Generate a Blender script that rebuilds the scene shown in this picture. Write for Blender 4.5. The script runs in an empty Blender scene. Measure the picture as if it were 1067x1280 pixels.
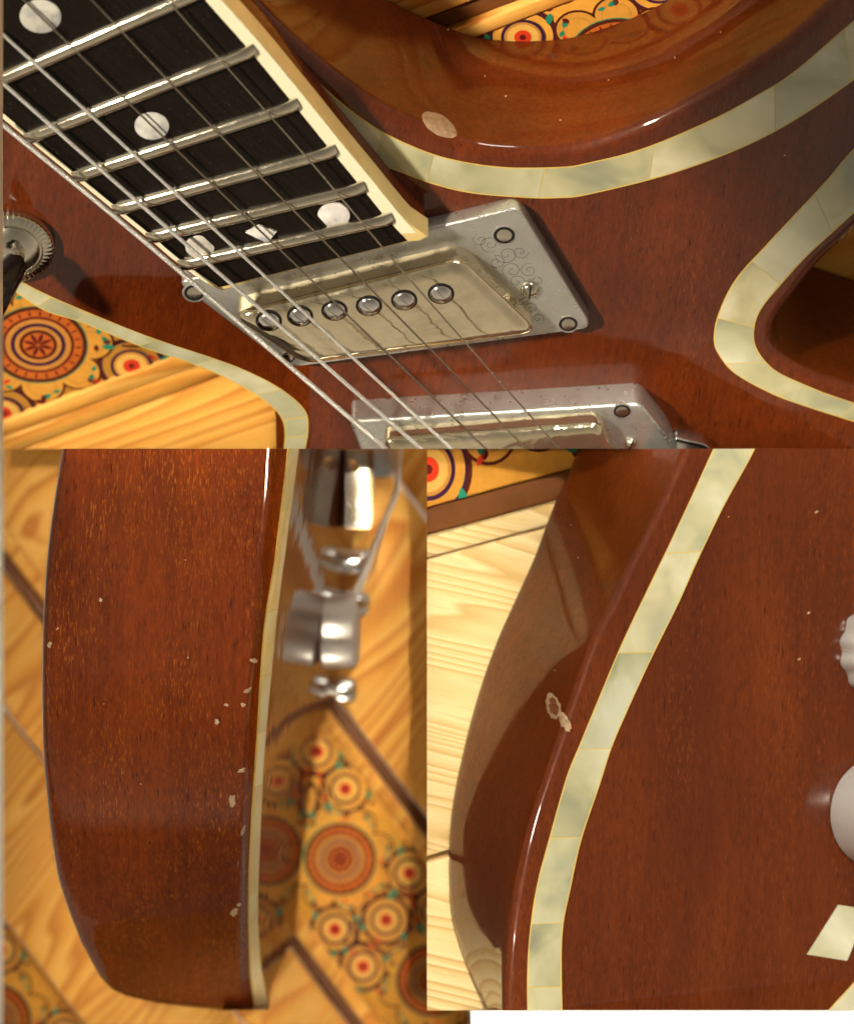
import bpy, bmesh, math, random
from mathutils import Vector, Matrix
from mathutils.bvhtree import BVHTree

random.seed(7)
sc = bpy.context.scene
COL = sc.collection

# ------------------------------------------------------------------ camera, world, lamps, exposure
S = 0.0002                       # metres per photograph pixel at z = 0
D = 2.0                          # camera distance
CX, CY = 533.5, 561.0            # optical axis, in photograph pixels
C = Vector((0, 0, D))
cam = bpy.data.cameras.new('camera')
camo = bpy.data.objects.new('camera', cam)
COL.objects.link(camo)
camo.location = C
cam.sensor_fit = 'VERTICAL'
cam.sensor_height = 36.0
cam.lens = 36.0 * D / (1280 * S)
cam.shift_y = -79.0 / 1280.0
cam.clip_start = 0.05
cam.clip_end = 20
cam.dof.use_dof = True
cam.dof.focus_distance = D - 0.008
cam.dof.aperture_fstop = cam.lens / 20.0
sc.camera = camo

world = bpy.data.worlds.new('World')
sc.world = world
world.use_nodes = True
bg = world.node_tree.nodes['Background']
# a plain room: dim floor, brighter band of windows and walls round the horizon, darker ceiling
_wt = world.node_tree
_tc = _wt.nodes.new('ShaderNodeTexCoord')
_sx = _wt.nodes.new('ShaderNodeSeparateXYZ')
_mr = _wt.nodes.new('ShaderNodeMapRange')
_mr.inputs['From Min'].default_value = -1.0
_mr.inputs['From Max'].default_value = 1.0
_cr = _wt.nodes.new('ShaderNodeValToRGB')
_wt.links.new(_tc.outputs['Generated'], _sx.inputs[0])
_wt.links.new(_sx.outputs['Z'], _mr.inputs['Value'])
_wt.links.new(_mr.outputs[0], _cr.inputs[0])
_wt.links.new(_cr.outputs[0], bg.inputs[0])
_el = _cr.color_ramp.elements
for _p, _c in ((0.0, (0.10, 0.07, 0.04, 1)), (0.47, (0.16, 0.12, 0.08, 1)), (0.54, (0.62, 0.52, 0.38, 1)), (0.66, (0.44, 0.37, 0.27, 1)), (1.0, (0.17, 0.145, 0.11, 1))):
    if _p in (0.0, 1.0):
        _e = _el[0] if _p == 0.0 else _el[-1]
    else:
        _e = _el.new(_p)
    _e.color = _c
bg.inputs[1].default_value = 0.85
sc.cycles.caustics_reflective = False
sc.cycles.caustics_refractive = False

sc.view_settings.view_transform = 'Standard'
sc.view_settings.look = 'None'
sc.view_settings.exposure = 0.0
sc.view_settings.gamma = 1.0


def beam(name, target, direction, dist, size_across, size_y, energy, spread, colour):
    """A collimated rectangular lamp shining along -direction on target."""
    l = bpy.data.lights.new(name, 'AREA')
    l.shape = 'RECTANGLE'
    l.size = size_across
    l.size_y = size_y
    l.energy = energy
    l.spread = math.radians(spread)
    l.color = colour
    o = bpy.data.objects.new(name, l)
    d = Vector(direction).normalized()
    o.location = Vector(target) + d * dist
    z = d
    y = Vector((0, 1, 0))
    x = y.cross(z).normalized()
    y = z.cross(x).normalized()
    o.rotation_euler = Matrix((x, y, z)).transposed().to_euler()
    COL.objects.link(o)
    return o


WARM = (1.0, 0.88, 0.68)
beam('key_lamp_upper', (-0.055, 0.150, 0), (-0.62, 0.0, 0.78), 0.50, 0.22, 0.30, 0.36, 5, WARM)
beam('key_lamp_right', (0.095, -0.085, -0.03), (0.06, 0.25, 0.95), 0.45, 0.19, 0.20, 0.135, 5, (1.0, 0.92, 0.76))
beam('key_lamp_left', (-0.050, -0.075, -0.10), (0.03, 0.05, 1.0), 2.7, 0.125, 0.17, 0.051, 1.2, WARM)
wl = bpy.data.lights.new('top_fill_lamp', 'AREA')  # added soft fill, out of view, to brighten cutaway wall, binding side and frets
wl.shape = 'RECTANGLE'; wl.size = 0.30; wl.size_y = 0.18
wl.energy = 3.2
wl.color = (1.0, 0.93, 0.82)
wlo = bpy.data.objects.new('top_fill_lamp', wl)
wlo.location = (0.22, 0.72, 0.50)
wlo.rotation_euler = (Vector((0.0, 0.04, 0.0)) - wlo.location).to_track_quat('-Z', 'Y').to_euler()
COL.objects.link(wlo)
pl = bpy.data.lights.new('low_fill_lamp', 'SPOT')  # added low fill spot that brightens the sunken table, hardware and page
pl.energy = 1.6
pl.spot_size = math.radians(50)
pl.spot_blend = 0.6
pl.shadow_soft_size = 0.03
pl.color = WARM
plo = bpy.data.objects.new('low_fill_lamp', pl)
plo.location = (-0.010, -0.45, -0.14)
plo.rotation_euler = (Vector((-0.03, -0.06, -0.2)) - plo.location).to_track_quat('-Z', 'Y').to_euler()
COL.objects.link(plo)


# ------------------------------------------------------------------ materials
def lin(r, g, b):
    f = lambda c: (c / 255 / 12.92) if c / 255 <= 0.04045 else ((c / 255 + 0.055) / 1.055) ** 2.4
    return (f(r), f(g), f(b), 1)


class NT:
    def __init__(self, name):
        self.m = bpy.data.materials.new(name)
        self.m.use_nodes = True
        self.t = self.m.node_tree
        self.b = self.t.nodes['Principled BSDF']

    def n(self, typ, **kw):
        nd = self.t.nodes.new(typ)
        for k, v in kw.items():
            setattr(nd, k, v)
        return nd

    def l(self, a, b):
        self.t.links.new(a, b)

    def coords(self, rot=(0, 0, 0), scale=(1, 1, 1), loc=(0, 0, 0)):
        tc = self.n('ShaderNodeTexCoord')
        mp = self.n('ShaderNodeMapping')
        mp.vector_type = 'POINT'
        r = self.n('ShaderNodeMapping')
        r.inputs['Rotation'].default_value = rot
        self.l(tc.outputs['Object'], r.inputs[0])
        self.l(r.outputs[0], mp.inputs[0])
        mp.inputs['Scale'].default_value = scale
        mp.inputs['Location'].default_value = loc
        return mp.outputs[0]

    def noise(self, vec, scale, detail=4, rough=0.55, dist=0.0):
        nd = self.n('ShaderNodeTexNoise')
        nd.inputs['Scale'].default_value = scale
        nd.inputs['Detail'].default_value = detail
        nd.inputs['Roughness'].default_value = rough
        nd.inputs['Distortion'].default_value = dist
        self.l(vec, nd.inputs['Vector'])
        return nd.outputs['Fac']

    def ramp(self, fac, stops):
        nd = self.n('ShaderNodeValToRGB')
        e = nd.color_ramp.elements
        while len(e) < len(stops):
            e.new(0.5)
        for el, (p, c) in zip(e, stops):
            el.position = p
            el.color = c if len(c) == 4 else (*c, 1)
        self.l(fac, nd.inputs[0])
        return nd.outputs[0]

    def mix(self, fac, a, b, mode='MIX'):
        nd = self.n('ShaderNodeMix', data_type='RGBA', blend_type=mode)
        for i, v in ((0, fac), (6, a), (7, b)):
            if isinstance(v, (int, float)):
                nd.inputs[i].default_value = v
            elif isinstance(v, tuple):
                nd.inputs[i].default_value = v if len(v) == 4 else (*v, 1)
            else:
                self.l(v, nd.inputs[i])
        return nd.outputs[2]

    def bump(self, h, strength, dist=0.0003, target='Normal'):
        nd = self.n('ShaderNodeBump')
        nd.inputs['Strength'].default_value = strength
        nd.inputs['Distance'].default_value = dist
        self.l(h, nd.inputs['Height'])
        self.l(nd.outputs[0], self.b.inputs[target])

    def rnd(self):
        return self.n('ShaderNodeObjectInfo').outputs['Random']

    def set(self, **kw):
        for k, v in kw.items():
            self.b.inputs[k.replace('_', ' ')].default_value = v
        return self.m


def mahogany(name, rot, dark, light, fleck, coat_ior=1.6, fleck_amt=0.5, wear=0.03, spec=0.12, wavy=0.06, zs=1.0):
    t = NT(name)
    v = t.coords(rot, (1, 0.12, 0.12 if zs < 1 else 1))
    vb = t.coords(rot, (1, 0.35, 0.35 if zs < 1 else 1))
    broad = t.noise(vb, 45, 3, 0.5, 0.2)
    base = t.ramp(broad, [(0.15, dark), (0.75, light)])
    stripe = t.noise(t.coords(rot, (1, 0.012, 0.012 if zs < 1 else 1)), 520, 4, 0.65)
    base = t.mix(t.ramp(stripe, [(0.35, (0, 0, 0)), (0.65, (0.32, 0.32, 0.32))]), base, dark)
    fib = t.noise(v, 3300, 2, 0.6)
    patch = t.ramp(t.noise(vb, 70, 3, 0.5), [(0.38, (0.15,) * 3), (0.66, (1, 1, 1))])
    fl = t.mix(1.0, t.ramp(fib, [(0.56, (0, 0, 0)), (0.74, (fleck_amt,) * 3)]), patch, 'MULTIPLY')
    base = t.mix(fl, base, fleck)
    speck = t.noise(t.coords(rot, (1, 0.3, 0.3 if zs < 1 else 1), (1, 2, 3)), 900, 3, 0.7)
    base = t.mix(t.ramp(speck, [(0.35, (0.45,) * 3), (0.58, (0, 0, 0))]), base, dark)
    pore = t.noise(t.coords(rot, (1, 0.10, 0.10 if zs < 1 else 1), (3, 5, 1)), 2100, 2, 0.6)
    base = t.mix(t.ramp(pore, [(0.28, (0.75,) * 3), (0.37, (0, 0, 0))]), base, (dark[0] * .25, dark[1] * .25, dark[2] * .3, 1))
    t.l(base, t.b.inputs['Base Color'])
    # lacquer: dust and faint swirl marks
    dust = t.noise(t.coords(), 900, 2, 0.5)
    sm = t.noise(t.coords(), 40, 4, 0.6)
    t.l(t.ramp(sm, [(0.3, (wear,) * 3), (0.75, (wear * 3,) * 3)]), t.b.inputs['Coat Roughness'])
    if wavy:
        t.bump(t.noise(t.coords(), 60, 2, 0.5), wavy, 0.002, 'Coat Normal')
    t.bump(fib, 0.15, 0.0002)
    return t.set(Roughness=0.5, Specular_IOR_Level=spec, Coat_Weight=1.0, Coat_IOR=coat_ior, Coat_Tint=(1, .97, .93, 1))


def pine(name, rot, pale, mid, line, stretch=0.14, freq=26, rough=0.6):
    t = NT(name)
    rv = t.rnd()
    tc = t.n('ShaderNodeTexCoord')
    r = t.n('ShaderNodeMapping'); r.inputs['Rotation'].default_value = rot
    t.l(tc.outputs['Object'], r.inputs[0])
    add = t.n('ShaderNodeVectorMath', operation='ADD')
    mul = t.n('ShaderNodeVectorMath', operation='SCALE')
    cmb = t.n('ShaderNodeCombineXYZ'); cmb.inputs[0].default_value = 0.7; cmb.inputs[1].default_value = 1.3; cmb.inputs[2].default_value = .4
    t.l(cmb.outputs[0], mul.inputs[0]); t.l(rv, mul.inputs['Scale'])
    t.l(r.outputs[0], add.inputs[0]); t.l(mul.outputs[0], add.inputs[1])
    st = t.n('ShaderNodeMapping'); st.inputs['Scale'].default_value = (stretch, 1, 1)
    t.l(add.outputs[0], st.inputs[0])
    # knots: sparse voronoi cells squeeze the rings
    vo = t.n('ShaderNodeTexVoronoi'); vo.inputs['Scale'].default_value = 16; vo.inputs['Randomness'].default_value = 1
    km = t.n('ShaderNodeMapping'); km.inputs['Scale'].default_value = (0.45, 1, 0.0)
    t.l(add.outputs[0], km.inputs[0]); t.l(km.outputs[0], vo.inputs['Vector'])
    kd = vo.outputs['Distance']
    wv = t.n('ShaderNodeTexNoise'); wv.inputs['Scale'].default_value = 28; wv.inputs['Detail'].default_value = 2
    t.l(st.outputs[0], wv.inputs['Vector'])
    m1 = t.n('ShaderNodeMath', operation='MULTIPLY'); m1.inputs[1].default_value = freq
    t.l(wv.outputs[0], m1.inputs[0])
    kn = t.ramp(kd, [(0.0, (1, 1, 1)), (0.26, (0, 0, 0))])
    m2 = t.n('ShaderNodeMath', operation='MULTIPLY_ADD'); m2.inputs[1].default_value = 3.0
    t.l(kn, m2.inputs[0]); t.l(m1.outputs[0], m2.inputs[2])
    fr = t.n('ShaderNodeMath', operation='FRACT'); t.l(m2.outputs[0], fr.inputs[0])
    col = t.ramp(fr.outputs[0], [(0.0, pale), (0.55, mid), (0.86, line), (1.0, pale)])
    big = t.noise(add.outputs[0], 14, 3, 0.5)
    col = t.mix(t.ramp(big, [(0.35, (0, 0, 0)), (0.7, (0.5,) * 3)]), col, mid)
    fine = t.n('ShaderNodeMapping'); fine.inputs['Scale'].default_value = (0.06, 1, 1)
    t.l(add.outputs[0], fine.inputs[0])
    ff = t.noise(fine.outputs[0], 1400, 2, 0.6)
    col = t.mix(t.ramp(ff, [(0.5, (0, 0, 0)), (0.75, (0.35,) * 3)]), col, line)
    col = t.mix(t.ramp(kd, [(0.0, (0.95,) * 3), (0.055, (0.7,) * 3), (0.11, (0, 0, 0))]), col, (line[0] * .35, line[1] * .28, line[2] * .3, 1))
    t.l(col, t.b.inputs['Base Color'])
    t.bump(ff, 0.12, 0.0002)
    return t.set(Roughness=rough, Specular_IOR_Level=0.15)


def pearl(name, a, b, c, scale=52):
    t = NT(name)
    v = t.coords()
    rv = t.rnd()
    add = t.n('ShaderNodeVectorMath', operation='ADD')
    mul = t.n('ShaderNodeVectorMath', operation='SCALE')
    cmb = t.n('ShaderNodeCombineXYZ'); cmb.inputs[0].default_value = 5; cmb.inputs[1].default_value = 3; cmb.inputs[2].default_value = 2
    t.l(cmb.outputs[0], mul.inputs[0]); t.l(rv, mul.inputs['Scale'])
    t.l(v, add.inputs[0]); t.l(mul.outputs[0], add.inputs[1])
    cl = t.noise(add.outputs[0], scale, 3, 0.5, 0.5)
    col = t.ramp(cl, [(0.30, a), (0.46, b), (0.68, c)])
    tone = t.ramp(rv, [(0.0, (0.62, 0.66, 0.64)), (0.35, (0.92, 0.90, 0.82)), (0.7, (0.78, 0.82, 0.80)), (1.0, (1, 1, 1))])
    col = t.mix(1.0, col, tone, 'MULTIPLY')
    t.l(col, t.b.inputs['Base Color'])
    return t.set(Roughness=0.3, Coat_Weight=1.0, Coat_Roughness=0.05, Coat_IOR=1.55, Specular_IOR_Level=0.8, Thin_Film_Thickness=420.0, Thin_Film_IOR=1.7)


def metal(name, col, rough, var=0.12, scale=220, tint=None, brushed=None, metallic=1.0):
    t = NT(name)
    v = t.coords() if brushed is None else t.coords((0, 0, 0), brushed)
    n = t.noise(v, scale, 4, 0.6)
    t.l(t.ramp(n, [(0.3, (max(rough - var, .03),) * 3), (0.7, (rough + var,) * 3)]), t.b.inputs['Roughness'])
    n2 = t.noise(t.coords(), 90, 5, 0.65)
    t.l(t.mix(t.ramp(n2, [(0.42, (0, 0, 0)), (0.78, (0.6,) * 3)]), col, tint or (col[0] * .55, col[1] * .5, col[2] * .42, 1)), t.b.inputs['Base Color'])
    t.bump(t.noise(v, 700, 2, 0.5), 0.08, 0.0002)
    return t.set(Metallic=metallic)


def plain(name, col, rough=0.5, coat=0.0, var=0.25, scale=150, spec=0.4):
    t = NT(name)
    n = t.noise(t.coords(), scale, 4, 0.6)
    t.l(t.mix(t.ramp(n, [(0.3, (0, 0, 0)), (0.75, (1, 1, 1))]), col, (col[0] * (1 - var), col[1] * (1 - var), col[2] * (1 - var), 1)), t.b.inputs['Base Color'])
    t.bump(n, 0.05, 0.0003)
    return t.set(Roughness=rough, Coat_Weight=coat, Specular_IOR_Level=spec)


T1 = math.radians(40)            # tilt of the upper guitar's face
T3 = math.radians(30)            # tilt of the right-hand guitar's face
M = {}
M['wood1'] = mahogany('mahogany_lacquer', (-T1, 0, 0.10), (0.048, 0.0070, 0.0008, 1), (0.175, 0.030, 0.0026, 1), (0.38, 0.10, 0.010, 1), 1.50, 0.38)
M['wood2'] = mahogany('mahogany_rim', (0, 0, 0.02), (0.062, 0.0082, 0.0007, 1), (0.240, 0.042, 0.0026, 1), (0.72, 0.23, 0.012, 1), 1.47, 0.55, 0.012, 0.04, 0.0, 0.1)
M['wood3'] = mahogany('mahogany_top', (0, T3, 0.06), (0.056, 0.0085, 0.0009, 1), (0.150, 0.028, 0.0026, 1), (0.38, 0.10, 0.010, 1), 1.38, 0.46)
M['face2'] = mahogany('mahogany_face', (0, 0, 0), (0.12, 0.03, 0.008, 1), (0.22, 0.06, 0.014, 1), (0.34, 0.12, 0.03, 1), 1.9, 0.3, 0.02)
M['pearl'] = pearl('mother_of_pearl', lin(156, 156, 132), lin(198, 192, 154), lin(232, 227, 202))
M['creampearl'] = pearl('cream_pearl', lin(232, 196, 120), lin(240, 212, 146), lin(246, 228, 176))
M['dotpearl'] = pearl('inlay_pearl', lin(170, 172, 182), lin(216, 210, 208), lin(242, 238, 234), 230)
M['bed'] = plain('binding_glue', lin(222, 190, 96), 0.4, 0.6, 0.15)
M['cream'] = plain('cream_binding', lin(232, 205, 138), 0.35, 0.5, 0.12)
M['ivory'] = plain('ivory_binding', lin(240, 235, 205), 0.4, 0.3, 0.08)
M['ebony'] = None
t = NT('ebony_board')
e1 = t.noise(t.coords((0, 0, 0.74), (0.04, 1, 0)), 1300, 3, 0.6)
e2 = t.noise(t.coords(), 2600, 1, 0.5)
c_ = t.ramp(e1, [(0.4, (0.006, 0.004, 0.003)), (0.8, (0.014, 0.009, 0.006))])
c_ = t.mix(t.ramp(e2, [(0.72, (0, 0, 0)), (0.80, (0.5,) * 3)]), c_, (0.25, 0.22, 0.19, 1))
t.l(c_, t.b.inputs['Base Color'])
t.bump(e1, 0.2, 0.0002)
M['ebony'] = t.set(Roughness=0.45, Specular_IOR_Level=0.15)
M['nickel'] = metal('aged_nickel', (0.74, 0.70, 0.60, 1), 0.20, 0.10)
M['cover'] = metal('nickel_cover', (0.86, 0.76, 0.55, 1), 0.10, 0.05, 160, (0.55, 0.45, 0.28, 1), None, 0.95)
_n = M['cover'].node_tree
t = NT.__new__(NT); t.m = M['cover']; t.t = _n; t.b = _n.nodes['Principled BSDF']
t.bump(t.noise(t.coords(), 45, 3, 0.5, 0.6), 0.35, 0.0025)
M['ring'] = metal('brushed_ring', (0.68, 0.67, 0.64, 1), 0.32, 0.08, 400, (0.46, 0.45, 0.41, 1), None, 0.85)
M['fret'] = metal('fret_wire', (0.86, 0.80, 0.66, 1), 0.16, 0.06)
M['steel'] = metal('string_steel', (0.95, 0.94, 0.92, 1), 0.40, 0.05, 220, (0.85, 0.84, 0.82, 1), None, 0.7)
M['bronze'] = metal('plain_string', (0.50, 0.44, 0.36, 1), 0.25, 0.05)
M['chrome'] = metal('chrome_knob', (0.85, 0.85, 0.84, 1), 0.14, 0.05, 120)
M['pickup_end'] = metal('nickel_end', (0.72, 0.66, 0.55, 1), 0.14, 0.05)
M['knob3'] = metal('polished_knob', (0.80, 0.80, 0.78, 1), 0.24, 0.05, 900, (0.62, 0.61, 0.59, 1), (0.02, 1, 0.02), 0.40)
M['satin'] = metal('satin_knob', (0.74, 0.72, 0.70, 1), 0.34, 0.04, 900, (0.6, 0.58, 0.56, 1), (0.02, 1, 0.02), 0.75)
M['dark'] = plain('dark_recess', (0.012, 0.010, 0.009, 1), 0.5)
M['black'] = plain('black_switch_tip', (0.010, 0.008, 0.008, 1), 0.25, 0.5)
M['etch'] = plain('engraved_line', (0.10, 0.095, 0.085, 1), 0.7)
M['chip'] = plain('lacquer_chip', lin(222, 186, 146), 0.35, 0.6, 0.55, 700)
M['whitechip'] = plain('pale_dent', lin(232, 200, 160), 0.3, 0.6, 0.6, 2000)
for _k, _a in (('chip', 0.62), ('whitechip', 0.72)):
    M[_k].node_tree.nodes['Principled BSDF'].inputs['Alpha'].default_value = _a
    M[_k].node_tree.nodes['Principled BSDF'].inputs['Coat Weight'].default_value = 1.0
M['bare'] = plain('bare_wood', lin(120, 62, 30), 0.7, 0, 0.6, 1500)
M['page'] = plain('white_paper', (0.93, 0.93, 0.93, 1), 0.9, 0, 0.0)
M['groove'] = plain('brown_groove', lin(118, 70, 30), 0.6, 0, 0.3)
P_PALE, P_MID, P_LINE = lin(236, 184, 96), lin(224, 160, 70), lin(190, 114, 40)
W_PALE, W_MID, W_LINE = lin(236, 216, 166), lin(226, 196, 138), lin(200, 160, 98)
PAINT = {k: plain('paint_' + k, lin(*c), 0.75, 0.0, 0.22, 260, 0.12) for k, c in dict(
    ground=(222, 158, 62), orange=(200, 104, 36), brown=(88, 34, 18), purple=(66, 30, 62), cream=(232, 182, 92),
    red=(222, 62, 30), teal=(42, 142, 112), tan=(206, 142, 62), maroon=(104, 26, 24), blue=(60, 66, 130)).items()}


# ------------------------------------------------------------------ geometry helpers
def ray(px, py):
    return Vector(((px - CX) * S, (CY - py) * S, 0)) - C


class Plane:
    """A tilted plane of one set-up; P() gives the point at height h (metres) above it seen at a pixel."""
    def __init__(self, px, py, z, n):
        self.n = Vector(n).normalized()
        d = ray(px, py)
        self.p0 = C + d * ((D - z) / D)

    def P(self, px, py, h=0.0):
        d = ray(px, py)
        k = (h + self.n.dot(self.p0 - C)) / self.n.dot(d)
        return C + d * k


def cr(pts, n):
    """Catmull-Rom through the points, resampled evenly to n points."""
    p = [Vector(q) for q in pts]
    p = [p[0] * 2 - p[1]] + p + [p[-1] * 2 - p[-2]]
    out = []
    for i in range(1, len(p) - 2):
        a, b, c, d = p[i - 1:i + 3]
        for k in range(12):
            t = k / 12
            out.append(0.5 * ((2 * b) + (c - a) * t + (2 * a - 5 * b + 4 * c - d) * t * t + (-a + 3 * b - 3 * c + d) * t ** 3))
    out.append(p[-2])
    ln = [0]
    for a, b in zip(out, out[1:]):
        ln.append(ln[-1] + (b - a).length)
    res, j = [], 0
    for i in range(n):
        s = ln[-1] * i / (n - 1)
        while j < len(ln) - 2 and ln[j + 1] < s:
            j += 1
        f = (s - ln[j]) / max(ln[j + 1] - ln[j], 1e-9)
        res.append(out[j].lerp(out[j + 1], min(max(f, 0), 1)))
    return res


def grid(bm, rows, closed=False):
    vs = [[bm.verts.new(p) for p in r] for r in rows]
    for a, b in zip(vs, vs[1:]):
        m = len(a)
        for i in range(m if closed else m - 1):
            j = (i + 1) % m
            try:
                bm.faces.new((a[i], a[j], b[j], b[i]))
            except ValueError:
                pass
    return vs


def tube(bm, pts, r, seg=8, cap=True):
    rows = []
    n = len(pts)
    up = None
    for i, p in enumerate(pts):
        t = (pts[min(i + 1, n - 1)] - pts[max(i - 1, 0)]).normalized()
        if up is None:
            up = t.orthogonal().normalized()
        up = (up - t * up.dot(t)).normalized()
        s = t.cross(up)
        rr = r(i) if callable(r) else r
        rows.append([p + (up * math.cos(a) + s * math.sin(a)) * rr for a in (2 * math.pi * k / seg for k in range(seg))])
    vs = grid(bm, rows, True)
    if cap:
        bm.faces.new(vs[0]); bm.faces.new(vs[-1])


def lathe(bm, c, axis, prof, seg=32, tooth=0.0, teeth=0, arc=None):
    axis = axis.normalized()
    u = axis.orthogonal().normalized(); w = axis.cross(u)
    rows = []
    for r, h in prof:
        row = []
        for k in range(seg):
            a = 2 * math.pi * k / seg
            rr = r * (1 + tooth * math.cos(teeth * a)) if teeth else r
            row.append(c + axis * h + (u * math.cos(a) + w * math.sin(a)) * rr)
        rows.append(row)
    vs = grid(bm, rows, True)
    bm.faces.new(vs[-1])
    bm.faces.new(vs[0])


def inset(pts, d):
    """Shrink a closed pixel polygon by d pixels."""
    n = len(pts)
    area = sum(pts[i][0] * pts[(i + 1) % n][1] - pts[(i + 1) % n][0] * pts[i][1] for i in range(n))
    sg = 1 if area > 0 else -1
    out = []
    for i in range(n):
        a, b, c = Vector(pts[i - 1]), Vector(pts[i]), Vector(pts[(i + 1) % n])
        e1 = (b - a).normalized(); e2 = (c - b).normalized()
        n1 = Vector((-e1.y, e1.x)) * sg; n2 = Vector((-e2.y, e2.x)) * sg
        m = (n1 + n2)
        m = m.normalized() / max(0.45, math.sqrt((1 + n1.dot(n2)) / 2)) if m.length > 1e-6 else n1
        out.append(tuple(b + m * d))
    return out


def rounded(pts, r, k=5):
    """Round the corners of a closed pixel polygon."""
    out = []
    n = len(pts)
    for i in range(n):
        a, b, c = Vector(pts[i - 1]), Vector(pts[i]), Vector(pts[(i + 1) % n])
        da = (a - b); dc = (c - b)
        ra = min(r, da.length * .45); rc = min(r, dc.length * .45)
        p = b + da.normalized() * ra; q = b + dc.normalized() * rc
        for j in range(k + 1):
            t = j / k
            out.append(tuple((p * (1 - t) + b * t) * (1 - t) + (b * (1 - t) + q * t) * t))
    return out


def slab(bm, pl, pts, h0, h1, bev=0.0, steps=4, rad=0.0, k=6):
    """Solid prism on a plane: outline (pixels) seen at height h1, down to h0, with a rounded upper edge (bev metres)."""
    def outl(d):
        q = inset(pts, d) if d else pts
        return rounded(q, max(rad - d * .6, 3), k) if rad else q
    o = outl(0)
    rows = [[pl.P(x, y, h1) - pl.n * (h1 - h0) for x, y in o]]
    if bev > 0:
        for j in range(steps + 1):
            a = math.pi / 2 * j / steps
            rows.append([pl.P(x, y, h1) - pl.n * bev * (1 - math.sin(a)) for x, y in outl(bev / S * (1 - math.cos(a)))])
    else:
        rows.append([pl.P(x, y, h1) for x, y in o])
    vs = grid(bm, rows, True)
    bm.faces.new(vs[-1]); bm.faces.new(vs[0])


def half(px=None, py=None, keep=1):
    """Clip plane through the camera along a pixel column or row: (point, normal that points to the removed side)."""
    if px is not None:
        a, b = ray(px, 0), ray(px, 1280)
    else:
        a, b = ray(0, py), ray(1067, py)
    n = a.cross(b).normalized()
    test = Vector((1, 0, 0)) if px is not None else Vector((0, -1, 0))
    if n.dot(test) < 0:
        n = -n
    return (C, n * -keep)


CLIP = {
    1: [(Vector((0, 0, 0)), Vector((0, -1, 0))), half(px=4, keep=1)],
    2: [(Vector((0, 0, 0)), Vector((0, 1, 0))), half(px=4, keep=1), half(px=588, keep=-1)],
    '2f': [half(px=4, keep=1), half(px=588, keep=-1)],
    3: [(Vector((0, 0, 0)), Vector((-1, 0, 0))), (Vector((0, 0, 0)), Vector((0, 1, 0))), half(py=1263, keep=-1)],
}
ROOTLOC = {}


def clip(bm, planes):
    for co, no in planes:
        g = bm.verts[:] + bm.edges[:] + bm.faces[:]
        r = bmesh.ops.bisect_plane(bm, geom=g, plane_co=co, plane_no=no, clear_outer=True, dist=1e-7)
        ed = [e for e in r['geom_cut'] if isinstance(e, bmesh.types.BMEdge) and e.is_boundary]
        if ed:
            try:
                bmesh.ops.holes_fill(bm, edges=ed, sides=0)
            except Exception:
                pass


def thing(name, label, cat, loc, group=None):
    o = bpy.data.objects.new(name, None)
    COL.objects.link(o)
    o.empty_display_size = 0.01
    o.location = loc
    o['label'] = label
    o['category'] = cat
    if group:
        o['group'] = group
    ROOTLOC[o.name] = Vector(loc)
    return o


def rootloc(p):
    v = Vector((0, 0, 0))
    while p is not None:
        v += ROOTLOC.get(p.name, Vector((0, 0, 0)))
        p = p.parent
    return v


def obj(name, bm, mat, parent=None, panel=None, smooth=True, angle=35, extra=(), label=None, kind=None):
    if panel is not None:
        clip(bm, CLIP[panel] + list(extra))
    if not bm.faces:
        bm.free()
        return None
    bmesh.ops.recalc_face_normals(bm, faces=bm.faces[:])
    if smooth:
        for f in bm.faces:
            f.smooth = True
        for e in bm.edges:
            if len(e.link_faces) == 2 and e.calc_face_angle(0) > math.radians(angle):
                e.smooth = False
    me = bpy.data.meshes.new(name)
    bm.to_mesh(me)
    bm.free()
    me.transform(Matrix.Translation(-rootloc(parent)))
    me.materials.append(mat)
    o = bpy.data.objects.new(name, me)
    COL.objects.link(o)
    if parent is not None:
        o.parent = parent
    if label:
        o['label'] = label
    if kind:
        o['kind'] = kind
    return o


def nearest_t(curve, p):
    p = Vector(p)
    i = min(range(len(curve)), key=lambda k: (curve[k] - p).length)
    return i


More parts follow.
